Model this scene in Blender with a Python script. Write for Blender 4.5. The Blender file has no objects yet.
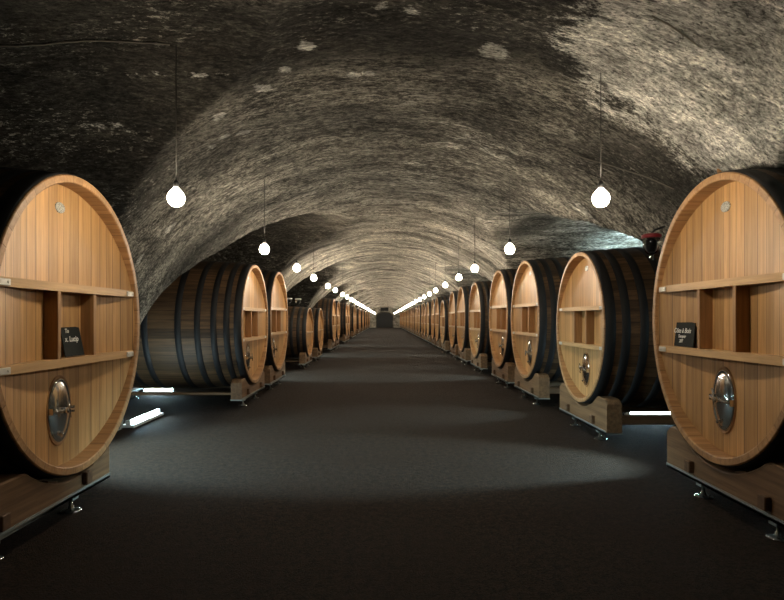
import bpy, math, random
from mathutils import Vector, noise
random.seed(7)
PI = math.pi
sc = bpy.context.scene
col = sc.collection
CAM_H = 1.68
F = 566.0            # focal length in pixels of the 784 px wide frame
VPX, VPY = 384.5, 319.0
Y0, Y1 = -4.0, 110.0  # ends of the cellar
UPL, FLD = 1300.0, 2000.0
WX = 6.60            # side walls behind the casks

# ------------------------------------------------------------------ mesh helpers
class MB:
    def __init__(s): s.v = []; s.f = []; s.sm = []
    def add(s, vs, fs, smooth=False):
        o = len(s.v); s.v += [tuple(p) for p in vs]
        for f in fs: s.f.append([i + o for i in f]); s.sm.append(smooth)
    def box(s, x0, x1, y0, y1, z0, z1, bev=0.0):
        if bev <= 0:
            vs = [(x, y, z) for x in (x0, x1) for y in (y0, y1) for z in (z0, z1)]
            fs = [(0,1,3,2),(4,6,7,5),(0,4,5,1),(2,3,7,6),(0,2,6,4),(1,5,7,3)]
            s.add(vs, fs); return
        b = bev; X=(x0,x1); Y=(y0,y1); Z=(z0,z1); sg=(1,-1)
        vs=[]; idx={}
        for i in (0,1):
            for j in (0,1):
                for k in (0,1):
                    idx[i,j,k]=len(vs)
                    vs += [(X[i],Y[j]+sg[j]*b,Z[k]+sg[k]*b),(X[i]+sg[i]*b,Y[j],Z[k]+sg[k]*b),(X[i]+sg[i]*b,Y[j]+sg[j]*b,Z[k])]
        fs=[]
        for i in (0,1): fs.append([idx[i,j,k]+0 for j,k in ((0,0),(0,1),(1,1),(1,0))])
        for j in (0,1): fs.append([idx[i,j,k]+1 for i,k in ((0,0),(0,1),(1,1),(1,0))])
        for k in (0,1): fs.append([idx[i,j,k]+2 for i,j in ((0,0),(0,1),(1,1),(1,0))])
        for j in (0,1):
            for k in (0,1): fs.append([idx[0,j,k]+1,idx[1,j,k]+1,idx[1,j,k]+2,idx[0,j,k]+2])
        for i in (0,1):
            for k in (0,1): fs.append([idx[i,0,k]+0,idx[i,1,k]+0,idx[i,1,k]+2,idx[i,0,k]+2])
        for i in (0,1):
            for j in (0,1): fs.append([idx[i,j,0]+0,idx[i,j,1]+0,idx[i,j,1]+1,idx[i,j,0]+1])
        for i in (0,1):
            for j in (0,1):
                for k in (0,1): fs.append([idx[i,j,k],idx[i,j,k]+1,idx[i,j,k]+2])
        s.add(vs, fs)
    def rings(s, rings, close=True, cap0=False, cap1=False, smooth=True, loop=False):
        n = len(rings[0]); vs = [p for r in rings for p in r]; fs = []
        m = len(rings)
        for a in range(m if loop else m-1):
            b = (a+1) % m
            for k in range(n if close else n-1):
                k2 = (k+1) % n
                fs.append((a*n+k, a*n+k2, b*n+k2, b*n+k))
        s.add(vs, fs, smooth)
        o = len(s.v) - len(vs)
        if cap0: s.f.append([o+k for k in range(n)]); s.sm.append(False)
        if cap1: s.f.append([o+(m-1)*n+k for k in range(n)]); s.sm.append(False)
    def lathe(s, prof, c=(0,0,0), n=20, axis='z', smooth=True):
        rr = []
        for r, h in prof:
            ring = []
            for k in range(n):
                t = 2*PI*k/n; a, b = r*math.cos(t), r*math.sin(t)
                p = (a, b, h) if axis == 'z' else (h, a, b)
                ring.append((p[0]+c[0], p[1]+c[1], p[2]+c[2]))
            rr.append(ring)
        s.rings(rr, True, prof[0][0] > 1e-5, prof[-1][0] > 1e-5, smooth)
    def tube(s, pts, r, n=6):
        pts = [Vector(p) for p in pts]; rr = []
        for i, p in enumerate(pts):
            d = (pts[min(i+1, len(pts)-1)] - pts[max(i-1, 0)]).normalized()
            u = d.orthogonal().normalized() if i == 0 else (pu - d*pu.dot(d)).normalized()
            pu = u; w = d.cross(u)
            rr.append([p + r*(math.cos(2*PI*k/n)*u + math.sin(2*PI*k/n)*w) for k in range(n)])
        s.rings(rr, True, True, True, True)
    def mesh(s, name):
        me = bpy.data.meshes.new(name); me.from_pydata(s.v, [], s.f)
        me.polygons.foreach_set('use_smooth', s.sm); me.update()
        import bmesh
        bm = bmesh.new(); bm.from_mesh(me); bmesh.ops.recalc_face_normals(bm, faces=bm.faces); bm.to_mesh(me); bm.free()
        return me
    def build(s, name, m, parent=None):
        o = bpy.data.objects.new(name, s.mesh(name)); o.data.materials.append(m)
        col.objects.link(o); o.parent = parent; return o

def empty(name, loc, rz=0):
    o = bpy.data.objects.new(name, None); col.objects.link(o)
    o.empty_display_size = .2; o.location = loc; o.rotation_euler = (0, 0, rz); return o
def tag(o, label=None, cat=None, group=None, kind=None):
    if label: o['label'] = label
    if cat: o['category'] = cat
    if group: o['group'] = group
    if kind: o['kind'] = kind
    return o
def copy_tree(o, parent=None, skip=()):
    c = o.copy(); col.objects.link(c); c.parent = parent
    for ch in list(o.children):
        if ch.name.split('.')[0] in skip: continue
        copy_tree(ch, c, skip)
    return c

# ------------------------------------------------------------------ materials
def new_mat(name):
    m = bpy.data.materials.new(name); m.use_nodes = True
    nt = m.node_tree; b = nt.nodes['Principled BSDF']; return m, nt, b
class NT:
    def __init__(s, nt): s.nt = nt
    def n(s, t, **kw):
        nd = s.nt.nodes.new(t)
        for k, v in kw.items(): setattr(nd, k, v)
        return nd
    def l(s, a, b): s.nt.links.new(a, b)
    def val(s, sock, v):
        if isinstance(v, (int, float)): sock.default_value = v
        elif isinstance(v, (tuple, list)): sock.default_value = v
        else: s.l(v, sock)
    def math(s, op, a, b=0.0, c=0.0, clamp=False):
        nd = s.n('ShaderNodeMath', operation=op, use_clamp=clamp)
        for i, v in enumerate((a, b, c)): s.val(nd.inputs[i], v)
        return nd.outputs[0]
    def mix(s, f, a, b, mode='MIX'):
        nd = s.n('ShaderNodeMix', data_type='RGBA', blend_type=mode)
        s.val(nd.inputs[0], f)
        for i, v in ((6, a), (7, b)): s.val(nd.inputs[i], (*v, 1) if isinstance(v, tuple) and len(v) == 3 else v)
        return nd.outputs[2]
    def ss(s, x, a, b, lo=0.0, hi=1.0):
        nd = s.n('ShaderNodeMapRange', interpolation_type='SMOOTHSTEP')
        s.val(nd.inputs[0], x)
        for i, v in ((1, a), (2, b), (3, lo), (4, hi)): s.val(nd.inputs[i], v)
        return nd.outputs[0]
    def noise(s, vec, scale, detail=4, rough=.55, w=None):
        nd = s.n('ShaderNodeTexNoise')
        s.l(vec, nd.inputs['Vector']); nd.inputs['Scale'].default_value = scale
        nd.inputs['Detail'].default_value = detail; nd.inputs['Roughness'].default_value = rough
        return nd.outputs[0]
    def scaled(s, vec, sx, sy, sz):
        nd = s.n('ShaderNodeMapping'); s.l(vec, nd.inputs[0]); nd.inputs['Scale'].default_value = (sx, sy, sz)
        return nd.outputs[0]
    def bump(s, h, bsdf, strength=.3, dist=.02):
        nd = s.n('ShaderNodeBump'); s.l(h, nd.inputs['Height'])
        nd.inputs['Strength'].default_value = strength; nd.inputs['Distance'].default_value = dist
        s.l(nd.outputs[0], bsdf.inputs['Normal'])

def plain(name, c, rough=.5, metal=0.0, spec=.5):
    m, nt, b = new_mat(name)
    b.inputs['Base Color'].default_value = (*c, 1); b.inputs['Roughness'].default_value = rough
    b.inputs['Metallic'].default_value = metal; b.inputs['Specular IOR Level'].default_value = spec
    return m

def wood_mat(name, light, dark, grain='z', stave=None, line=.35, var=.35, rough=.5, knots=0.0, seg=0.0):
    """oak; stave: 'y' planks side by side along y, 'ang' staves round the x axis, None"""
    m, nt, b = new_mat(name); N = NT(nt)
    tc = N.n('ShaderNodeTexCoord').outputs['Object']
    rnd = N.n('ShaderNodeObjectInfo').outputs['Random']
    off = N.n('ShaderNodeCombineXYZ'); 
    for i in range(3): N.l(N.math('MULTIPLY', rnd, 13.7*(i+1)), off.inputs[i])
    va = N.n('ShaderNodeVectorMath', operation='ADD'); N.l(tc, va.inputs[0]); N.l(off.outputs[0], va.inputs[1])
    v = va.outputs[0]
    sc_ = {'z': (22, 22, 1.1), 'x': (1.1, 22, 22), 'y': (22, 1.1, 22)}[grain]
    g = N.noise(N.scaled(v, *sc_), 1.0, 5, .6)
    g2 = N.noise(N.scaled(v, *[q*.22 for q in sc_]), 1.0, 3, .5)
    fine = N.noise(N.scaled(v, *[q*5 for q in sc_]), 1.0, 2, .5)
    sep = N.n('ShaderNodeSeparateXYZ'); N.l(tc, sep.inputs[0])
    c = N.mix(N.ss(g, .3, .7), dark, light)
    c = N.mix(N.math('MULTIPLY', N.ss(g2, .35, .75), .35), c, tuple(q*.8 for q in dark))
    c = N.mix(N.math('MULTIPLY', N.ss(fine, .52, .72), .22), c, tuple(q*.5 for q in dark))
    h = g
    if stave:
        if stave == 'y':
            co = N.math('MULTIPLY', sep.outputs[1], 7.6)
            # uneven plank widths
            co = N.math('ADD', co, N.math('MULTIPLY', N.math('SINE', N.math('MULTIPLY', sep.outputs[1], 9.3)), .32))
        else:
            an = N.math('ARCTAN2', sep.outputs[1], N.math('SUBTRACT', sep.outputs[2], BC))
            co = N.math('MULTIPLY', an, 46/(2*PI))
            if seg: co = N.math('MULTIPLY', an, seg/(2*PI))
        fl = N.math('FLOOR', co); fr = N.math('FRACT', co)
        wn = N.n('ShaderNodeTexWhiteNoise', noise_dimensions='2D')
        cx = N.n('ShaderNodeCombineXYZ'); N.l(fl, cx.inputs[0]); N.l(N.math('MULTIPLY', rnd, 37.0), cx.inputs[1]); N.l(cx.outputs[0], wn.inputs['Vector'])
        pv = N.math('MULTIPLY_ADD', wn.outputs['Value'], var, 1-var*.6)
        hs = N.n('ShaderNodeHueSaturation'); N.l(c, hs.inputs['Color']); N.l(pv, hs.inputs['Value']); c = hs.outputs[0]
        ed = N.math('ABSOLUTE', N.math('SUBTRACT', fr, .5))
        ln = N.ss(ed, .455, .49)
        c = N.mix(N.math('MULTIPLY', ln, line), c, tuple(q*.25 for q in dark))
        h = N.math('SUBTRACT', N.math('MULTIPLY', g, .3), ln)
    N.l(c, b.inputs['Base Color']); b.inputs['Roughness'].default_value = rough
    b.inputs['Specular IOR Level'].default_value = .35
    N.bump(h, b, .25, .006)
    return m

BC = 1.62            # height of the standard cask's centre line above the floor
A0, B0, LEN = 1.17, 1.22, 2.9
M = {}
M['head'] = wood_mat('oak_head', (.55, .315, .128), (.38, .205, .078), 'z', 'y', .85, .34, .45)
M['rim'] = wood_mat('oak_rim', (.47, .27, .125), (.31, .165, .07), 'x', 'ang', .45, .30, .5, seg=52)
M['beam'] = wood_mat('oak_beam', (.56, .35, .16), (.42, .25, .105), 'y', None, rough=.45)
M['divider'] = wood_mat('oak_divider', (.36, .19, .075), (.24, .12, .045), 'z', None, rough=.5)
M['stave'] = wood_mat('aged_staves', (.140, .080, .038), (.055, .031, .015), 'x', 'ang', .75, .8, .6)
M['cradle'] = wood_mat('oak_cradle', (.20, .115, .056), (.11, .060, .028), 'y', None, rough=.6)
M['rail'] = wood_mat('oak_rail', (.20, .12, .06), (.12, .07, .034), 'x', None, rough=.6)
M['peg'] = wood_mat('dark_peg', (.13, .07, .035), (.08, .042, .02), 'x', None, rough=.6)
M['hoop'] = plain('black_hoop', (.013, .013, .014), .62, .0, .35)
M['dish'] = plain('polished_steel_dish', (.60, .60, .58), .16, 1.0)
M['bracket'] = plain('satin_bracket', (.60, .58, .53), .38, .35)
M['chrome'] = plain('chrome', (.72, .72, .70), .12, 1.0)
M['steel'] = plain('brushed_steel', (.55, .55, .53), .3, 1.0)
M['zinc'] = plain('zinc_channel', (.30, .32, .30), .5, .7)
M['cord'] = plain('cord_black', (.03, .027, .022), .6)
M['cable'] = plain('ceiling_cable_grey', (.16, .14, .11), .6)
M['socket'] = plain('socket_black', (.012, .012, .012), .4)
M['slate'] = plain('slate_board', (.013, .015, .014), .8, 0.0, .2)
M['chalk'] = plain('chalk_white', (.75, .75, .70), .9)
M['red'] = plain('red_cap', (.22, .015, .02), .35)
M['dark'] = plain('dark_rubber', (.02, .02, .02), .5)
M['white'] = plain('white_housing', (.65, .66, .66), .4)

def glass_mat():
    m, nt, b = new_mat('clear_glass')
    b.inputs['Base Color'].default_value = (.92, .97, 1, 1); b.inputs['Roughness'].default_value = .03
    b.inputs['Transmission Weight'].default_value = 1.0; b.inputs['IOR'].default_value = 1.4
    return m
M['glass'] = glass_mat()
def emit(name, c, s):
    m = bpy.data.materials.new(name); m.use_nodes = True; nt = m.node_tree; nt.nodes.clear()
    e = nt.nodes.new('ShaderNodeEmission'); o = nt.nodes.new('ShaderNodeOutputMaterial')
    e.inputs[0].default_value = (*c, 1); e.inputs[1].default_value = s; nt.links.new(e.outputs[0], o.inputs[0]); return m
M['bulb'] = emit('lit_bulb_glass', (1.0, .86, .66), 260.0)
M['lamp'] = emit('lit_cold_tube', (.66, .92, 1.0), 120.0)

def plaque_mat():
    m, nt, b = new_mat('engraved_plaque'); N = NT(nt)
    tc = N.n('ShaderNodeTexCoord').outputs['Object']
    g = N.noise(N.scaled(tc, 20, 120, 120), 1.0, 2)
    N.l(N.mix(N.ss(g, .45, .6), (.55, .55, .5), (.16, .16, .14)), b.inputs['Base Color'])
    b.inputs['Metallic'].default_value = .6; b.inputs['Roughness'].default_value = .4; return m
M['plaque'] = plaque_mat()

def floor_mat():
    m, nt, b = new_mat('packed_gravel'); N = NT(nt)
    tc = N.n('ShaderNodeTexCoord').outputs['Object']
    a = N.noise(tc, 55, 4, .65); big = N.noise(tc, .7, 4, .55)
    vo = N.n('ShaderNodeTexVoronoi'); N.l(tc, vo.inputs['Vector']); vo.inputs['Scale'].default_value = 120
    c = N.mix(N.ss(N.math('ADD', N.math('MULTIPLY', N.noise(tc, 48, 6, .75), .7), N.math('MULTIPLY', N.noise(tc, 15, 4, .6), .3)), .40, .60), (.004, .0021, .0012), (.036, .0215, .0132))
    c = N.mix(N.math('MULTIPLY', N.ss(big, .4, .65), .5), c, (.019, .0092, .0046))
    sp = N.ss(vo.outputs['Distance'], .10, .03)
    wn = N.noise(tc, 23, 1)
    c = N.mix(N.math('MULTIPLY', sp, N.ss(wn, .6, .72)), c, (.14, .125, .105))
    N.l(c, b.inputs['Base Color']); b.inputs['Roughness'].default_value = .9
    b.inputs['Specular IOR Level'].default_value = .12
    N.bump(N.math('ADD', N.math('MULTIPLY', N.noise(tc, 60, 5, .75), 1.4), N.math('MULTIPLY', vo.outputs['Distance'], .6)), b, 1.0, .02)
    return m
def stone_mat(name, vault=True):
    m, nt, b = new_mat(name); N = NT(nt)
    tc = N.n('ShaderNodeTexCoord').outputs['Object']
    st = N.scaled(tc, .5, 1.5, 1.2)       # streaks run round the vault
    big = N.noise(st, .6, 6, .62)
    mid = N.noise(st, 2.8, 9, .70)
    fin = N.noise(N.scaled(tc, .75, 1.8, 1.5), 13, 8, .74)
    spk = N.noise(N.scaled(tc, .8, 1.7, 1.5), 45, 4, .7)
    flk = N.noise(N.scaled(tc, .75, 1.9, 1.6), 8.0, 7, .70)
    at = N.n('ShaderNodeAttribute'); at.attribute_name = 'wear_light'
    sp = N.n('ShaderNodeSeparateColor'); N.l(at.outputs['Color'], sp.inputs[0])
    pale, soot_dark, base_tone = sp.outputs[0], sp.outputs[1], sp.outputs[2]
    fin2 = N.noise(N.scaled(tc, .6, 2.0, 1.6), 26, 6, .75)
    tex = N.math('ADD', N.math('MULTIPLY', mid, .40), N.math('ADD', N.math('MULTIPLY', fin, .36), N.math('MULTIPLY', spk, .24)))
    c = N.mix(N.ss(tex, .40, .62), (.040, .036, .029), (.205, .190, .155))
    cl = N.ss(N.math('ADD', tex, N.math('MULTIPLY', base_tone, .13)), .46, .64)
    c = N.mix(N.math('MULTIPLY', cl, N.math('MULTIPLY', base_tone, 1.05, clamp=True)), c, (.66, .62, .53))
    # black mould patches, and the darker tone of the left lunettes
    wob = N.math('MULTIPLY', N.math('SUBTRACT', tex, .5), 4.2)
    sm = N.math('ADD', soot_dark, wob)
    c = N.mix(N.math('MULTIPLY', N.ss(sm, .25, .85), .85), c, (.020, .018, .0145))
    big2 = N.math('MULTIPLY', N.ss(N.math('ADD', big, N.math('MULTIPLY', N.math('SUBTRACT', tex, .5), -.8)), .55, .70), N.math('SUBTRACT', .85, N.math('MULTIPLY', base_tone, .5)))
    c = N.mix(big2, c, (.026, .022, .017))
    pat = N.noise(N.scaled(tc, .45, .8, .6), 1.0, 8, .7)
    c = N.mix(N.math('MULTIPLY', N.ss(pat, .54, .62), N.math('MULTIPLY', base_tone, .75)), c, (.075, .066, .052))
    # bare pale plaster, and the uplit crescent painted into the right lunette
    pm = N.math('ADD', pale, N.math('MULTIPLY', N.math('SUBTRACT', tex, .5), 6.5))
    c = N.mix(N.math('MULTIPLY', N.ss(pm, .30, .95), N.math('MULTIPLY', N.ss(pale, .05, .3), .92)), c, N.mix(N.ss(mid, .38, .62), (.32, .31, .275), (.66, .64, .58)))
    # flaked spots
    fs_ = N.ss(N.math('ADD', flk, N.math('MULTIPLY', N.math('SUBTRACT', spk, .5), .25)), .585, .63)
    fz = N.noise(N.scaled(tc, .7, 1.2, 1.1), .9, 3, .5)
    c = N.mix(N.math('MULTIPLY', N.math('MULTIPLY', fs_, N.ss(fz, .40, .62)), .75), c, (.38, .355, .30))
    pit = N.noise(N.scaled(tc, .7, 1.6, 1.4), 30, 5, .62)
    c = N.mix(N.ss(pit, .44, .385, 0.0, .72), c, (.016, .0145, .012))
    chp = N.noise(N.scaled(tc, .6, 1.8, 1.6), 21, 5, .66)
    c = N.mix(N.math('MULTIPLY', N.ss(chp, .59, .63), N.math('MULTIPLY_ADD', N.ss(fz, .42, .60), .45, .10)), c, (.42, .395, .34))
    strk = N.noise(N.scaled(tc, .22, 3.4, .45), 1.0, 7, .66)
    blot = N.noise(N.scaled(tc, .8, 1.3, 1.2), 1.5, 5, .6)
    hs = N.n('ShaderNodeHueSaturation'); N.l(c, hs.inputs['Color'])
    kk = N.math('MULTIPLY', N.ss(strk, .36, .62, N.math('MULTIPLY_ADD', base_tone, -.35, .88), N.math('MULTIPLY_ADD', base_tone, .3, 1.05)), N.ss(blot, .36, .62, .62, 1.25))
    N.l(N.math('MULTIPLY', kk, N.math('MULTIPLY', N.ss(fin, .36, .64, .55, 1.6), N.ss(fin2, .38, .62, .65, 1.3))), hs.inputs['Value']); c = hs.outputs[0]
    N.l(c, b.inputs['Base Color']); b.inputs['Roughness'].default_value = .9
    b.inputs['Specular IOR Level'].default_value = .2
    hh = N.math('ADD', N.math('MULTIPLY', mid, .8), N.math('MULTIPLY', fin, .7))
    N.bump(hh, b, 1.0, .07)
    return m
M['floor'] = floor_mat(); M['stone'] = stone_mat('sooty_vault_plaster'); M['wall'] = stone_mat('cellar_wall_stone')
M['door'] = plain('dark_door_paint', (.02, .024, .028), .6)

# ------------------------------------------------------------------ the vault as a height field
PA, PB, SPR, XC = 4.05, 3.30, CAM_H - .87, 0.05
def lerp_tab(t, x):
    if x <= t[0][0]: return t[0][1]
    for (a, b), (c, d) in zip(t, t[1:]):
        if x <= c:
            k = (x-a)/(c-a); return b + (d-b)*k
    return t[-1][1]
def smooth_tab(t):   # monotone-ish refinement by sampling a moving average
    out = []
    x = 0.0
    while x <= 4.95:
        w = .25 if x < 3.9 else .03
        out.append((x, sum(lerp_tab(t, abs(x + w*q/3)) for q in range(-3, 4))/7)); x += .03
    return out
LT = smooth_tab([(0,2.50),(.7,2.46),(1.3,2.33),(2,2.02),(2.6,1.5),(3.3,.98),(3.9,.45),(4.3,-.15),(4.5,-.7),(4.6,-.9),(4.62,-1.9),(5,-1.9)])
RT = smooth_tab([(0,2.06),(1.2,1.88),(1.85,1.73),(2.95,1.34),(3.6,1.06),(4.2,.6),(4.5,.25),(4.66,-.2),(4.69,-1.9),(5,-1.9)])
LC, LP = 3.7, 9.6
RC, RP = 1.40, 9.65
def sstep(a, b, x):
    t = min(1, max(0, (x-a)/(b-a))); return t*t*(3-2*t)
def vault_h(x, y):
    d = (x-XC)/PA
    hn = SPR + PB*math.sqrt(1-d*d) if abs(d) < 1 else 0.0
    dl = abs((y-LC + LP/2) % LP - LP/2); dr = abs((y-RC + RP/2) % RP - RP/2)
    hl = CAM_H + lerp_tab(LT, dl) - .45*sstep(-1.5, .5, x) if x < .5 else -9
    hr = CAM_H + lerp_tab(RT, dr) if x > 0 else -9
    return max(hn, hl, hr, 0.0)
def hit(px, py):
    """point of the vault seen at that place of the photograph"""
    d = Vector(((px-VPX)/F, 1, (VPY-py)/F)); p = Vector((0, 0, CAM_H)); t = .5
    while t < 120:
        q = p + d*t
        if q.z > vault_h(q.x, q.y): return q
        t += .01
    return p + d*110

wear_light = []   # (point, radius, channel)
rl = random.Random(3)
lines = [(x, 75 - .01*x + rl.uniform(-1, 1), rl.uniform(.015, .03), 0, rl.uniform(.1, .6)) for x in range(60, 235, 4)]
lines += [(x, 121 + .05*x + rl.uniform(-1.5, 1.5), rl.uniform(.015, .04), 0, rl.uniform(.1, .7)) for x in range(52, 176, 4)]
for px, py, r, ch, amp in lines + [
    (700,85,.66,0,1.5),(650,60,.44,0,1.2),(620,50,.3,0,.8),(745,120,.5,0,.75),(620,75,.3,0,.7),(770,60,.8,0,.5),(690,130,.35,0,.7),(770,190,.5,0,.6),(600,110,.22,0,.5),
    (493,54,.105,0,2.0),(620,236,.5,0,.7),(580,228,.6,0,.55),(740,20,.8,0,.42),  # the two blobs in the right lunette paint the uplight's glow into the colour
    (440,30,.7,1,.75),(540,25,.5,1,.85),(330,30,.6,1,.7),(250,50,.5,1,.5),(575,70,.25,1,.7),(560,10,.5,1,.7),
    (40,150,.9,1,.75),(120,130,.8,1,.6),(20,60,.6,1,.3),(200,60,.7,1,.5),(60,185,.8,1,.8),
    (660,180,.55,1,.7),(700,160,.5,1,.6),(600,165,.5,1,.35),(535,222,.5,1,.9),(510,235,.6,1,.6),
    (480,140,.9,0,.25),(430,170,1.2,0,.22),(250,240,1.2,1,.6),(300,225,1.5,1,.7),(200,255,1,1,.6),
    (470,262,1.2,1,.6),(290,250,1.6,1,.7),(300,295,2.5,1,.7),
    (286,69,.05,0,1.6),(265,86,.06,0,1.7),(257,83,.04,0,1.5),(217,114,.05,0,1.6),(222,110,.035,0,1.6),(225,137,.06,0,1.7),(243,134,.07,0,1.6),(306,46,.08,0,1.5),(353,73,.06,0,1.4),(369,71,.05,0,1.4),(213,148,.05,0,1.3),(380,8,.06,0,1.0),
    (412,14,.05,0,.9),(475,28,.03,0,1.2),(583,210,.14,0,1.4),(170,228,.08,0,1.2),(140,258,.07,0,1.0),
    ]:
    wear_light.append((hit(px, py), r, ch, amp))

xs = [-WX + 2*WX*i/290 for i in range(291)]
ys = []; y = Y0
while y < Y1:
    ys.append(y); y += .2 if y < 2.5 else .045 if y < 9 else .08 if y < 20 else .18 if y < 50 else .4
ys.append(Y1)
vs = []; cols = []
nx = len(xs)
for y in ys:
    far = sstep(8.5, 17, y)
    near_w = [w for w in wear_light if abs(w[0].y - y) < 3*w[1]]
    for x in xs:
        z = vault_h(x, y)
        if z > .3:
            z += .05*(noise.noise((x*.9, y*.9, 1.7))) + .022*noise.noise((x*3, y*4.2, 5.1)) + (.010*noise.noise((x*8, y*11, 2.1)) if y < 20 else 0)
        vs.append((x, y, z))
        c = [0, 0, .24 + .66*far]  # base tone turns paler towards the far bays
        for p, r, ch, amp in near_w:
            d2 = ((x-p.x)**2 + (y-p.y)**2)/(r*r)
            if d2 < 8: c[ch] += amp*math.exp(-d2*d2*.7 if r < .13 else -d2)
        if x < -.3:      # the lunettes over the left row are darker, up to the groin
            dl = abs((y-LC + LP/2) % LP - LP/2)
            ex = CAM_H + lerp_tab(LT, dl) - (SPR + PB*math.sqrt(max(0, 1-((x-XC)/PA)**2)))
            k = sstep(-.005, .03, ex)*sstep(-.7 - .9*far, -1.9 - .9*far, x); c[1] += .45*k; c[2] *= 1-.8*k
        cols.append((min(c[0], 1.5), min(c[1], 1.2), c[2], 1))
fs = [(j*nx+i, (j+1)*nx+i, (j+1)*nx+i+1, j*nx+i+1) for j in range(len(ys)-1) for i in range(nx-1)]
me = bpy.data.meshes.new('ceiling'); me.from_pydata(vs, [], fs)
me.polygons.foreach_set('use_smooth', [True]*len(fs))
at = me.attributes.new('wear_light', 'FLOAT_COLOR', 'POINT')
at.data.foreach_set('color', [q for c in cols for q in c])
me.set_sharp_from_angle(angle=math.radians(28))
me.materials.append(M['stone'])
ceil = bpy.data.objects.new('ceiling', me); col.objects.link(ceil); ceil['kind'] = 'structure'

b = MB(); b.box(-WX-.3, WX+.3, Y0-.3, Y1+.3, -.3, 0); tag(b.build('floor', M['floor']), kind='structure')
for nm, x0, x1 in (('wall_left', -WX-.3, -WX), ('wall_right', WX, WX+.3)):
    b = MB(); b.box(x0, x1, Y0, Y1, 0, 5); tag(b.build(nm, M['wall']), kind='structure')
b = MB(); b.box(-WX-.3, WX+.3, Y1, Y1+.3, 0, 5); wb = tag(b.build('wall_back', M['wall']), kind='structure')
at = wb.data.attributes.new('wear_light', 'FLOAT_COLOR', 'POINT'); at.data.foreach_set('color', [.55, 0, 1, 1]*len(wb.data.vertices))
b = MB(); b.box(-WX-.3, WX+.3, Y0-.3, Y0, 0, 5); tag(b.build('wall_front', M['wall']), kind='structure')

# arched door in the far wall, the dark vent above it
b = MB(); pts = []
for k in range(17):
    t = PI*k/16; pts.append((1.5*math.cos(t), 2.05 + .85*math.sin(t)))
pts = [(1.5, 0)] + pts + [(-1.5, 0)]
b.rings([[(x, Y1-.14, z) for x, z in pts], [(x, Y1, z) for x, z in pts]], True, True, True, False)
b.box(-.015, .015, Y1-.17, Y1-.14, .02, 2.85)
for q in (-.75, .75): b.box(q-.012, q+.012, Y1-.16, Y1-.14, .02, 2.6)
dr = b.build('door_1', M['door']); tag(dr, kind='structure')
b = MB(); b.rings([[(x*1.12, Y1-.06, z*1.07) for x, z in pts], [(x*1.12, Y1, z*1.07) for x, z in pts]], True, True, True, False)
b.build('door_frame', M['wall'], dr)
b = MB(); b.box(-.75, .75, Y1-.5, Y1-.02, 3.25, 3.85, .02)
b.box(-.68, .68, Y1-.53, Y1-.5, 3.32, 3.36)
tag(b.build('ventilation_unit', M['door']), 'dark rectangular ventilation box high on the far wall above the arched door', 'ventilation box')

# ------------------------------------------------------------------ casks
NS = 72
def bil(x): return 1 + .075*(1 - ((x-LEN/2)/(LEN/2))**2)
def ell(x, s, da=0, n=NS, bc=BC, a=A0, bb=B0):
    return [(x, (a*s+da)*math.sin(2*PI*k/n), bc + (bb*s+da)*math.cos(2*PI*k/n)) for k in range(n)]
RT_ = .064   # stave thickness at the rim
def conc(y, a): return .032 + .130*(1-(y/a)**2)
def half_h(y, a, bb): return bb*math.sqrt(max(0, 1-(y/a)**2))

def tapered_plate(zc, th, y0, y1, a, x0):
    """plank whose front is straight and whose back follows the hollow head"""
    n = 16; fr = []; bk = []
    b = MB(); rr = []
    for k in range(n+1):
        y = y0 + (y1-y0)*k/n; xb = conc(y, a) + .01
        rr.append([(x0, y, zc-th/2), (x0, y, zc+th/2), (xb, y, zc+th/2), (xb, y, zc-th/2)])
    b.rings(rr, True, True, True, False); return b

def oval_plate(yc, zc, ry, rz, xs_, n=32):
    """stack of ovals: list of (x, scale)"""
    return [[(x, yc + ry*s*math.sin(2*PI*k/n), zc + rz*s*math.cos(2*PI*k/n)) for k in range(n)] for x, s in xs_]

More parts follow.
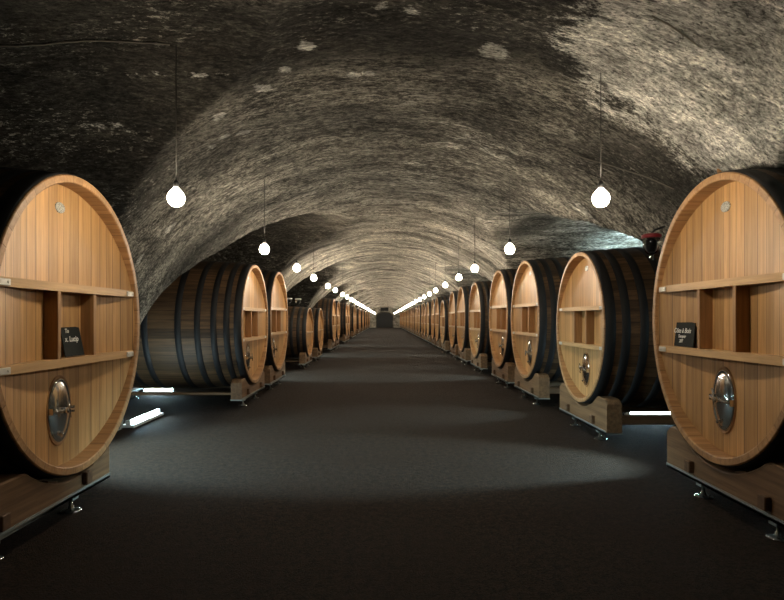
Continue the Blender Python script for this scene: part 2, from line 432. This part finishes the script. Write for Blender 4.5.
def make_cask(kind='large'):
    small = kind == 'small'
    root = empty('oak_cask', (0, 0, 0))
    ai, bi = A0-RT_, B0-RT_
    # staves: outside of the barrel
    b = MB(); n = 22; rr = [ell(.035 + (LEN-.035)*k/n, bil(.035+(LEN-.035)*k/n), -.004) for k in range(n+1)]
    rr += [ell(LEN, 1, -RT_), ell(LEN-.1, 1, -RT_), ell(LEN-.1, .02)]
    b.rings(rr, True, False, True); b.build('staves', M['stave'], root)
    # rim with the cut stave ends
    b = MB()
    b.rings([ell(.05, bil(.05), 0), ell(.007, 1, 0)], smooth=True)
    b.rings([ell(.007, 1, 0), ell(0, 1, -.008), ell(0, 1, -RT_+.008), ell(.008, 1, -RT_)], smooth=False)
    b.rings([ell(.008, 1, -RT_), ell(.30, 1, -RT_)], smooth=True)
    b.build('rim', M['rim'], root)
    # hollow head of upright planks
    b = MB(); ny = 40; nz = 8; grid = []
    for i in range(ny+1):
        y = ai*math.sin(PI*(i/ny-.5)); hh = half_h(y, ai, bi)
        grid.append([(conc(y, ai), y*.9995, BC - hh + 2*hh*j/nz) for j in range(nz+1)])
    b.rings(grid, False, False, False, True); b.build('head', M['head'], root)
    # hoops
    hs = [(.016,.150),(.225,.335),(.455,.565),(.745,.855),(1.09,1.205)]
    hs = hs + [(LEN-q, LEN-p) for p, q in reversed(hs)]
    for p, q in hs:
        b = MB(); rr = [ell(p, bil(p), .0), ell(p+.002, bil(p), .0065), ell((p+q)/2, bil((p+q)/2), .007), ell(q-.002, bil(q), .0065), ell(q, bil(q), .0)]
        b.rings(rr, smooth=True); b.build('hoop', M['hoop'], root)
    # shelves across the head
    zb = (.30, -.30) if not small else (-.02,)
    for dz in zb:
        yw = ai*math.sqrt(1-(dz/bi)**2) - .004
        bm_ = tapered_plate(BC+dz, .066, -yw, yw, ai, .030).build('shelf_beam', M['beam'], root)
        for sg in (-1, 1):
            b = MB(); y0 = sg*(yw-.15); y1 = sg*(yw-.008)
            b.box(.018, .03, min(y0, y1), max(y0, y1), BC+dz-.026, BC+dz+.022, .004)
            for yy in (y0+sg*.03, y1-sg*.03): b.lathe([(.009, .013), (.009, .018)], (0, yy, BC+dz-.002), 8, 'x')
            b.build('end_bracket', M['bracket'], bm_)
    if not small:
        for yy in (-.285, .285):
            b = MB(); b.box(.034, conc(yy, ai)+.01, yy-.022, yy+.022, BC-.267, BC+.267, .004); b.build('divider', M['divider'], root)
    # steel manhole door
    yc, zc = 0.08, BC-.70
    x0 = conc(yc, ai)
    w, h = (.165, .265) if not small else (.14, .2)
    b = MB()
    b.rings(oval_plate(yc, zc, w+.022, h+.026, [(x0+.004, 1.0), (x0-.010, .99), (x0-.012, .965), (x0-.004, .90)]), smooth=False)
    o = b.build('door_surround', M['divider'], root)
    b = MB()
    b.rings(oval_plate(yc, zc, w, h, [(x0-.003, 1.0), (x0-.016, .985), (x0-.017, .95), (x0-.012, .90), (x0-.014, .86), (x0-.026, .72), (x0-.034, .5), (x0-.038, .28), (x0-.039, .02)]), cap1=True, smooth=True)
    mh = b.build('manhole_door', M['dish'], root)
    b = MB(); b.tube([(x0-.050, yc-.155, zc-.01), (x0-.062, yc-.05, zc), (x0-.062, yc+.05, zc), (x0-.050, yc+.155, zc+.015)], .011, 8)
    b.box(x0-.05, x0-.01, yc-.165, yc-.145, zc-.035, zc+.02); b.box(x0-.05, x0-.01, yc+.145, yc+.165, zc-.015, zc+.035)
    b.build('clamp_bar', M['chrome'], mh)
    b = MB(); b.lathe([(.026, x0-.04), (.026, x0-.085), (.018, x0-.10)], (0, yc, zc), 12, 'x')
    b.tube([(x0-.095, yc-.015, zc-.06), (x0-.098, yc, zc), (x0-.095, yc+.03, zc+.10)], .008, 8)
    b.build('screw_handle', M['chrome'], mh)
    b = MB(); b.lathe([(.016, x0-.005), (.020, x0-.05), (.012, x0-.06)], (0, yc+.02, zc-.19), 12, 'x')
    b.build('tasting_tap', M['chrome'], mh)
    # oval plate near the top
    b = MB(); yc = .06; x1 = conc(yc, ai)
    b.rings(oval_plate(yc, BC+.965, .072, .045, [(x1+.003, 1.0), (x1-.006, 1.0), (x1-.008, .9), (x1-.006, .86)], 24), cap1=True, smooth=False)
    b.build('name_plaque', M['plaque'], root)
    return root

CR = {}
def cradle_meshes(bb, zc, sa, yo):
    """meshes of a cradle cut to one size of cask; local y runs along the aisle"""
    key = (bb, zc, sa, yo)
    if key in CR: return CR[key]
    out = []
    lo = zc - bb; top_h = lo + .17; hw = 1.0*(.86 if sa < .85 else 1)
    for name, x0, x1 in (('front_beam', .05, .25), ('rear_beam', LEN-.3, LEN-.1)):
        b = MB(); n = 40; top = []
        g = max(bil(x0), bil(x1)) ; ga, gb = A0*sa*g + .028, bb*g + .028
        for k in range(n+1):
            y = yo - hw + 2*hw*k/n
            zz = zc - gb*math.sqrt(max(0, 1-(y/ga)**2))
            e = hw - abs(y-yo)
            top.append((y, min(zz, top_h if e > .07 else top_h-(.07-e)*.9)))
        rr = [[(x0, y, .185) for y, z in top], [(x0, y, max(z-.012, .19)) for y, z in top], [(x0+.012, y, max(z, .195)) for y, z in top],
              [(x1-.012, y, max(z, .195)) for y, z in top], [(x1, y, max(z-.012, .19)) for y, z in top], [(x1, y, .185) for y, z in top]]
        b.rings(rr, False, False, False, False, loop=True)
        m = len(top)
        b.f.append([j*m for j in range(6)]); b.sm.append(False)
        b.f.append([j*m+m-1 for j in range(6)]); b.sm.append(False)
        out.append((name, b.mesh(name), M['cradle'], None))
        c = MB(); xm = (x0+x1)/2
        c.box(x0-.012, x1+.012, yo-hw+.01, yo+hw-.01, .160, .184)
        c.box(x0-.012, x0-.003, yo-hw+.01, yo+hw-.01, .160, .205)
        out.append(('steel_channel', c.mesh('steel_channel'), M['zinc'], None))
        for yy in (yo-.51, yo+.51):
            f = MB(); f.box(xm-.045, xm+.045, yy-.045, yy+.045, .10, .16); out.append(('foot', f.mesh('foot'), M['zinc'], None))
            g_ = MB(); g_.lathe([(.085, 0), (.085, .008), (.06, .016), (.024, .022), (.024, .045), (.014, .05), (.014, .10)], (xm, yy, 0), 18)
            out.append(('foot_disc', g_.mesh('foot_disc'), M['chrome'], 'foot'))
        # a wedge block on either side takes the load between saddle and hoop
        for sg in (-1, 1):
            y0 = sg*.30*sa
            def und(y, ex): return zc - (bb*g+ex)*math.sqrt(max(0, 1-(y/(A0*sa*g+ex))**2))
            ya, yb = y0-.07, y0+.07
            w = MB(); w.rings([[(x0+.03, ya, und(ya, .027)), (x0+.03, yb, und(yb, .027)), (x0+.03, yb, und(yb, .013)), (x0+.03, ya, und(ya, .013))],
                               [(x1-.03, ya, und(ya, .027)), (x1-.03, yb, und(yb, .027)), (x1-.03, yb, und(yb, .013)), (x1-.03, ya, und(ya, .013))]], True, True, True, False)
            out.append(('wedge', w.mesh('wedge'), M['peg'], None))
    rh = min(.345, lo - .12)
    for yy in (yo-.56*max(sa, .95 if sa > .85 else sa), yo+.56*max(sa, .95 if sa > .85 else sa)):
        b = MB(); b.box(.25, LEN-.3, yy-.06, yy+.06, .215, rh, .008); out.append(('side_rail', b.mesh('side_rail'), M['rail'], None))
        b = MB(); b.box(.0, .05, yy-.045, yy+.045, .225, .335, .006); out.append(('rail_peg', b.mesh('rail_peg'), M['peg'], None))
    for nm, me_, m_, p in out: me_.materials.append(m_)
    CR[key] = out; return out
def make_cradle(bb, zc, sa, yo, skip=()):
    root = empty('cask_cradle', (0, 0, 0)); last = None
    for nm, me_, m_, p in cradle_meshes(bb, zc, sa, yo):
        if nm in skip: continue
        o = bpy.data.objects.new(nm, me_); col.objects.link(o); o.parent = last if p else root
        if not p: last = o
    return root

ORD = ['', 'first', 'second', 'third', 'fourth', 'fifth', 'sixth', 'seventh', 'eighth', 'ninth', 'tenth', 'eleventh', 'twelfth', 'thirteenth', 'fourteenth', 'fifteenth',
       'sixteenth', 'seventeenth', 'eighteenth', 'nineteenth', 'twentieth', 'twenty-first', 'twenty-second', 'twenty-third', 'twenty-fourth', 'twenty-fifth', 'twenty-sixth',
       'twenty-seventh', 'twenty-eighth', 'twenty-ninth', 'thirtieth', 'thirty-first', 'thirty-second', 'thirty-third', 'thirty-fourth', 'thirty-fifth', 'thirty-sixth']
# (y, half height, centre height, small)
RX, LX = 2.87, -2.60
right = [(4.97, 1.26, 1.68, 0), (8.43, 1.11, 1.56, 0), (11.7, 1.21, 1.67, 0), (14.4, 1.23, 1.69, 0), (18.15, 1.2, 1.65, 0), (21.4, 1.22, 1.67, 0), (24.2, 1.2, 1.66, 0),
         (28.2, 1.08, 1.54, 0), (31.2, 1.22, 1.67, 0), (33.95, 1.2, 1.66, 0), (37.7, 1.2, 1.66, 0), (40.7, 1.22, 1.67, 0), (43.5, 1.19, 1.65, 0)]
y = 47.3
while y < 106: 
    for d in (0, 3.1, 5.7):
        if y+d < 107: right.append((y+d, 1.2, 1.66, 0))
    y += RP
left = [(4.87, 1.26, 1.63, 0), (11.5, 1.195, 1.58, 0), (14.1, 1.22, 1.63, 0), (19.8, .85, 1.23, 1), (23.2, .87, 1.24, 1), (29.4, 1.12, 1.60, 0), (32.1, 1.1, 1.60, 0),
        (39.2, 1.15, 1.62, 0), (41.8, 1.15, 1.62, 0)]
y = 48.8
while y < 104:
    for d in (0, 2.6): left.append((y+d, 1.15, 1.62, 0))
    y += LP
LBL = {
 ('R',1): 'huge oval oak cask at the right edge, nearest the camera, slate in its left compartment',
 ('R',2): 'slightly smaller oak cask, second from the camera in the right row',
 ('L',1): 'huge oval oak cask at the left edge, nearest the camera, slate in its middle compartment',
 ('L',2): 'oak cask showing its long dark hooped side, past the pillar on the left',
 ('L',3): 'oak cask close behind the long dark one on the left, its head partly overlapped',
 ('L',4): 'nearer of the two low casks on the left, one crossbar, glass airlocks on top',
 ('L',5): 'farther of the two low casks on the left, one crossbar on its head'}
CLBL = {('R',1): 'oak cradle on steel feet under the nearest cask at the right edge',
 ('R',2): 'oak cradle with two dark pegs under the lower second cask on the right',
 ('L',1): 'oak cradle on steel feet under the nearest cask at the left edge',
 ('L',2): 'oak cradle with long side rail under the long dark hooped cask on the left',
 ('L',3): 'oak cradle under the cask partly overlapped behind the long dark left one',
 ('L',4): 'oak cradle under the nearer of the two low left casks',
 ('L',5): 'oak cradle under the farther of the two low left casks'}
big = make_cask(); sml = make_cask('small')
used = set()
casks = {}
for side, rows in (('R', right), ('L', left)):
    word = 'right' if side == 'R' else 'left'
    for i, (y, bb, zc, small) in enumerate(rows, 1):
        src = sml if small else big
        far = y > 45
        skip = ('screw_handle', 'tasting_tap', 'clamp_bar', 'end_bracket', 'name_plaque', 'door_surround') if y > 30 else ()
        if far: skip = skip + ('divider', 'manhole_door')
        if src not in used: o = src; used.add(src)
        else: o = copy_tree(src, None, skip)
        casks[side, i] = o
        s = bb/B0; sa = .82 if small else {('L', 1): .985, ('R', 1): .94, ('R', 2): .885}.get((side, i), 1.0)
        X = RX if side == 'R' else LX
        o.location = (X, y, zc - BC*s); o.scale = (1, sa, s)
        rz = 0 if side == 'R' else PI
        o.rotation_euler = (0, 0, rz)
        if (side, i) in LBL: lb = LBL[side, i]; g = 'casks in the %s row' % word
        elif y < 45: lb = 'large oval oak cask with black hoops, %s from the camera in the %s row' % (ORD[i], word); g = 'casks in the %s row' % word
        else: lb = 'tiny distant oak cask in the far blurred end of the %s row' % word; g = 'far casks at the end of the %s row' % word
        tag(o, lb, 'cask', g)
        c = make_cradle(bb, zc, sa, {('L', 1): .42, ('R', 1): -.12}.get((side, i), 0.0), ('foot_disc', 'rear_beam', 'wedge') if y > 45 else ('wedge',) if y > 25 else ())
        c.location = (X, y, 0); c.rotation_euler = (0, 0, rz)
        if (side, i) in CLBL: lb = CLBL[side, i]
        elif y < 45: lb = 'oak cradle on steel feet under the %s cask from the camera in the %s row' % (ORD[i], word)
        else: lb = 'tiny distant cask cradle on the floor at the far blurred end of the %s row' % word
        tag(c, lb, 'cradle', ('cradles under the %s row' if y < 45 else 'far cradles at the end of the %s row') % word)

# wooden bung on the nearest right cask (a part of it)
b = MB(); b.lathe([(.016, BC+B0*1.02), (.026, BC+B0+.16), (.024, BC+B0+.18), (.004, BC+B0+.185)], (.16, .16, -.01), 12)
b.build('bung', M['divider'], casks['R', 1])

# airlocks standing in the bung holes
def make_airlock(loc, label, red=True):
    r = empty('airlock', loc); r.scale = (.9, .9, .82)
    b = MB(); b.lathe([(.05, .0), (.045, .05), (.03, .06)], n=16); b.build('stopper', M['dark'], r)
    b = MB(); b.lathe([(.02, .06), (.025, .10), (.10, .15), (.115, .20), (.115, .30), (.10, .31)], n=20); b.build('glass_bowl', M['glass'], r)
    b = MB(); b.lathe([(.035, .09), (.05, .15), (.05, .24), (.02, .26)], n=14); b.build('inner_bell', M['dark'], r)
    b = MB(); b.lathe([(.122, .285), (.128, .295), (.128, .325), (.10, .335)], n=20); b.build('cap', M['red'] if red else M['white'], r)
    return tag(r, label, 'airlock', 'airlocks')
pl = hit(668, 229); nrm = Vector((vault_h(pl.x+.02, pl.y)-vault_h(pl.x-.02, pl.y), vault_h(pl.x, pl.y+.02)-vault_h(pl.x, pl.y-.02), -.04)).normalized()
pl = pl + nrm*.26
lan = empty('glass_lantern', pl)
b = MB(); b.lathe([(.04, -.12), (.06, -.11), (.085, -.05), (.095, .0), (.095, .06), (.08, .07)], n=18); b.build('glass_bowl', M['glass'], lan)
b = MB(); b.lathe([(.03, -.09), (.045, -.04), (.045, .03), (.02, .05)], n=12); b.build('lamp_core', M['dark'], lan)
b = MB(); b.lathe([(.10, .062), (.112, .07), (.112, .10), (.085, .115), (.03, .12)], n=18); b.build('cap', M['red'], lan)
b = MB(); b.lathe([(.02, -.12), (.024, -.15), (.02, -.19), (.004, -.195)], n=10); b.build('lower_fitting', M['chrome'], lan)
b = MB(); b.tube([(0, 0, .115), (-nrm.x*.05, -nrm.y*.05, .16), (-nrm.x*.20, -nrm.y*.20, .10-nrm.z*.15)], .014, 8); b.build('bracket', M['dark'], lan)
tag(lan, 'small glass lantern with red cap on the vault between the two nearest right casks', 'lantern')
for x, wd in ((-3.02, 'nearer the aisle'), (-3.34, 'nearer the wall')):
    xx = -(x-LX)
    make_airlock((x, 19.8, 1.23+.85*(bil(xx)+.010/B0)+.004), 'small glass airlock on the nearer low left cask, the one %s' % wd, False)

# ------------------------------------------------------------------ slates
def text_mesh(txt, size, m, parent, loc, rot):
    cu = bpy.data.curves.new('writing', 'FONT'); cu.body = txt; cu.size = size; cu.extrude = .0006
    cu.align_x = 'CENTER'; cu.shear = .25; cu.offset = .0008
    o = bpy.data.objects.new('tmp', cu); col.objects.link(o)
    me = bpy.data.meshes.new_from_object(o.evaluated_get(bpy.context.evaluated_depsgraph_get()))
    bpy.data.objects.remove(o)
    t = bpy.data.objects.new('writing', me); col.objects.link(t); me.materials.clear(); me.materials.append(m)
    t.parent = parent; t.location = loc; t.rotation_euler = rot; return t
def slate(loc, rz, w, h, lines, label, tilt):
    r = empty('slate_sign', loc, rz)
    # local: faces -x, leans back towards +x, origin at the foot
    b = MB(); rr = []
    rim = [(-w/2, 0), (w/2, 0), (w/2*.98, h*.97), (w*.30, h), (-w/2*.96, h*.985)]
    b.rings([[(0, -y, z) for y, z in rim], [(.008, -y, z) for y, z in rim]], True, True, True, False)
    bo = b.build('board', M['slate'], r); bo.rotation_euler = (0, tilt, 0)
    for t, s, zf, dy in lines:
        tm = text_mesh(t, s, M['chalk'], bo, (-.0012, -dy, h*zf), (PI/2, 0, -PI/2))
    return tag(r, label, 'slate sign', 'chalk slates on the casks')
sR, sL = 1.26/B0, 1.26/B0
zR = 1.68 - .267*sR; zL = 1.63 - .267*sL
slate((RX+.058, 4.97+.58, zR+.006), 0, .35, .24, [('Côte à Bois', .066, .56, -.045), ('Tempier', .042, .36, -.04), ('207', .044, .16, -.05)],
      'chalk-lettered slate leaning in the left compartment of the nearest right cask', .10)
slate((LX-.070, 4.89, zL+.008), PI, .30, .255, [('x. Lucip', .066, .50, -.01), ('To', .050, .80, -.06)],
      'black slate with white lettering in the middle compartment of the nearest left cask', .20)

# ------------------------------------------------------------------ hanging bulbs
def make_pendant(length):
    r = empty('pendant_bulb', (0, 0, 0))
    return r
bulb_me = MB(); bulb_me.lathe([(.001, -.078), (.036, -.070), (.060, -.046), (.072, -.008), (.064, .028), (.042, .056), (.024, .074), (.019, .084)], n=20); bulb_mesh = bulb_me.mesh('bulb'); bulb_mesh.materials.append(M['bulb'])
bulb_lo = MB(); bulb_lo.lathe([(.001, -.078), (.058, -.048), (.072, -.008), (.058, .04), (.019, .084)], n=10); bulb_low = bulb_lo.mesh('bulb'); bulb_low.materials.append(M['bulb'])
sk = MB(); sk.lathe([(.020, .08), (.024, .085), (.024, .125), (.015, .14), (.006, .15)], n=14); sock_mesh = sk.mesh('socket'); sock_mesh.materials.append(M['socket'])
cd = MB(); cd.lathe([(.0045, 0), (.0045, 1)], n=8); cord_mesh = cd.mesh('cord'); cord_mesh.materials.append(M['cord'])
YL = [4.82, 8.37, 11.45, 14.2, 17.75, 20.4, 23.9, 26.9, 30.0]
YR = [4.84, 8.36, 11.6, 14.1, 17.25, 20.5, 23.3, 26.4, 29.6]
for L in (YL, YR):
    while L[-1] < 105: L.append(L[-1] + 3.15)
ZB = CAM_H + 1.035
for side, X, ylist in (('left', -1.775, YL), ('right', 1.85, YR)):
    for k, y in enumerate(ylist):
        r = empty('pendant_bulb', (X, y, ZB))
        top = vault_h(X, y) - ZB + .03
        for nm, me_ in (('bulb', bulb_mesh if y < 20 else bulb_low), ('socket', sock_mesh), ('cord', cord_mesh)):
            o = bpy.data.objects.new(nm, me_); col.objects.link(o); o.parent = r
            if nm == 'cord': o.location = (0, 0, .15); o.scale = (1, 1, top - .15)
        if k == 0: lb = 'large bright globe bulb nearest in view on the %s, hanging on a long cord' % side
        elif y < 32: lb = 'glowing globe bulb, %s in view from the camera in the %s string' % (ORD[k+1], side)
        else: lb = 'distant bulb in the merged glowing line at the far end of the %s string' % side
        tag(r, lb, 'light bulb', ('hanging bulbs of the %s string' if y < 32 else 'far bulbs of the %s string') % side)

# surface cables on the vault
def cable(name_pts, label, r=.006):
    pts = []
    for (x0, y0), (x1, y1) in zip(name_pts, name_pts[1:]):
        n = max(2, int(math.hypot(x1-x0, y1-y0)/.12))
        for k in range(n): 
            x = x0+(x1-x0)*k/n; y = y0+(y1-y0)*k/n
            z = vault_h(x, y) + .05*(noise.noise((x*.9, y*.9, 1.7))) + .022*noise.noise((x*3, y*4.2, 5.1)) + .01*noise.noise((x*8, y*11, 2.1))
            pts.append((x, y, z - .012))
    b = MB(); b.tube(pts, r, 6); tag(b.build('surface_cable', M['cable']), label, 'cable', 'cables on the vault')
cable([(-1.83, 4.82), (-4.6, 4.9)], 'thin cable running left along the vault from the nearest left bulb')
cable([(2.1, 6.6), (2.5, 6.45), (3.12, 5.85)], 'thin cable slanting down the vault toward the nearest right cask')
cable([(1.85, 3.92), (2.35, 4.02)], 'short thin cable on the pale plaster patch at upper right')

# ------------------------------------------------------------------ cold floor lights behind the casks
def floor_light(x, y, rz, side, label, stretch=1.0):
    r = empty('floor_light', (x, y, 0), rz); r.scale = (1, stretch, 1)
    b = MB(); b.box(-.10, .10, -.35, .35, .0, .05, .01); b.build('housing', M['white'], r)
    b = MB(); b.lathe([(.022, -.32), (.022, .32)], n=10, axis='x'); t = b.build('tube', M['lamp'], r)
    t.rotation_euler = (0, 0, PI/2); t.location = (0, 0, .085)
    b = MB()
    for q in (-.335, .335): b.box(-.03, .03, q-.015, q+.015, .05, .115)
    b.build('lamp_holder', M['white'], r)
    tag(r, label, 'floor light', 'cold floor lights behind the %s row' % side)
def wall_uplight(x, y, z, side, label):
    """open trough on the side wall with a cold tube shining up at the vault"""
    r = empty('wall_uplight', (x, y, z), 0)
    sg = 1 if x > 0 else -1
    b = MB(); b.rings([[(sg*.06, -.42, .10), (sg*.06, -.42, -.06), (-sg*.10, -.42, -.06), (-sg*.13, -.42, .04), (-sg*.12, -.42, .04), (-sg*.09, -.42, -.045), (sg*.045, -.42, -.045), (sg*.045, -.42, .10)],
                       [(sg*.06, .42, .10), (sg*.06, .42, -.06), (-sg*.10, .42, -.06), (-sg*.13, .42, .04), (-sg*.12, .42, .04), (-sg*.09, .42, -.045), (sg*.045, .42, -.045), (sg*.045, .42, .10)]], True, True, True, False)
    b.build('trough', M['white'], r)
    b = MB(); b.lathe([(.025, -.38), (.025, .38)], n=10, axis='x'); t = b.build('tube', M['tube'], r); t.rotation_euler = (0, 0, PI/2); t.location = (-sg*.02, 0, .0)
    tag(r, label, 'wall light', 'cold uplights on the %s wall' % side)
M['tube'] = emit('lit_cold_upright_tube', (.66, .94, 1.0), UPL)
M['lens'] = emit('lit_flood_lens', (.6, .92, 1.0), 30.0)
def floodlight(p, q, size, power, side, label):
    p = Vector(p); q = Vector(q); d = (q-p).normalized()
    r = empty('floodlight', p); r.rotation_euler = d.to_track_quat('-Z', 'Y').to_euler()
    b = MB(); b.box(-.11, .11, -.09, .09, .0, .07, .01); b.build('housing', M['white'], r)
    b = MB(); b.box(-.095, .095, -.075, .075, -.004, -.001); b.build('lens', M['lens'], r)
    b = MB(); b.tube([(-.13, 0, .035), (-.13, .14, .035), (.13, .14, .035), (.13, 0, .035)], .009, 6); b.build('bracket', M['dark'], r)
    b = MB(); L = bpy.data.lights.new('flood_beam', 'SPOT'); L.energy = power; L.color = (.62, .93, 1.0); L.spot_size = math.radians(size); L.spot_blend = .7; L.shadow_soft_size = .035
    o = bpy.data.objects.new('flood_beam', L); col.objects.link(o); o.parent = r; o.location = (0, 0, -.07)
    tag(r, label, 'floodlight', 'cold floodlights behind the %s row' % side)
floor_light(4.7, 9.75, PI/2, 'right', 'cold white floor light seen under the lower right cask', 1.5)
floor_light(-5.1, 12.8, PI/2, 'left', 'cold white floor light glimpsed under the long dark hooped cask on the left')
floor_light(-3.95, 9.3, 0, 'left', 'cold white floor light lying past the pillar beside the long dark left cask', 1.7)
FAR_ = 'cold floodlight hidden behind the far casks of the %s row'
for k in range(10):
    yp = 6.5 + RP*k; pw = FLD if k == 0 else FLD*.6
    floodlight((4.75, yp+.06, 1.55), (.9, yp+.1, 0), 44, pw*.95, 'right', 'cold floodlight behind the pillar just past the nearest right cask' if k == 0 else FAR_ % 'right')
    gp = yp + (3.55 if k < 2 else 3.75)
    floodlight((4.75, gp, 1.9), (.9, gp-.1, 0), 32, pw*.4, 'right', 'cold floodlight between the lower cask and its next neighbour on the right' if k == 0 else FAR_ % 'right')
    for d in (2.6, 5.2):
        wall_uplight(WX-.08, yp+d, 2.35, 'right', 'cold uplight on the right wall behind the casks')
    yl = 6.35 + LP*k
    floodlight((-4.6, yl, 1.7), (-2.1, yl+.9, 0), 74, pw*1.0, 'left', 'cold floodlight in the gap just past the nearest left cask' if k == 0 else FAR_ % 'left')
wall_uplight(WX-.08, 2.9, 2.35, 'right', 'cold uplight on the right wall behind the nearest right cask')

# ------------------------------------------------------------------ camera, world, view
cam = bpy.data.cameras.new('camera'); co = bpy.data.objects.new('camera', cam); col.objects.link(co)
co.location = (0, 0, CAM_H); co.rotation_euler = (PI/2, 0, 0)
cam.sensor_width = 36; cam.lens = 36*F/784; cam.shift_x = (392-VPX)/784; cam.shift_y = (VPY-300)/784
cam.clip_start = .05; cam.clip_end = 300
sc.camera = co
w = bpy.data.worlds.new('world'); sc.world = w; w.use_nodes = True
w.node_tree.nodes['Background'].inputs[0].default_value = (0, 0, 0, 1); w.node_tree.nodes['Background'].inputs[1].default_value = 0
sc.view_settings.view_transform = 'Standard'; sc.view_settings.look = 'None'; sc.view_settings.gamma = 1
sc.view_settings.exposure = 0.0; sc.view_settings.use_curve_mapping = False
sc.cycles.use_denoising = True
sc.cycles.max_bounces = 6; sc.cycles.diffuse_bounces = 4; sc.cycles.glossy_bounces = 3; sc.cycles.transmission_bounces = 4
sc.cycles.sample_clamp_indirect = 4.0
sc.cycles.use_light_tree = True
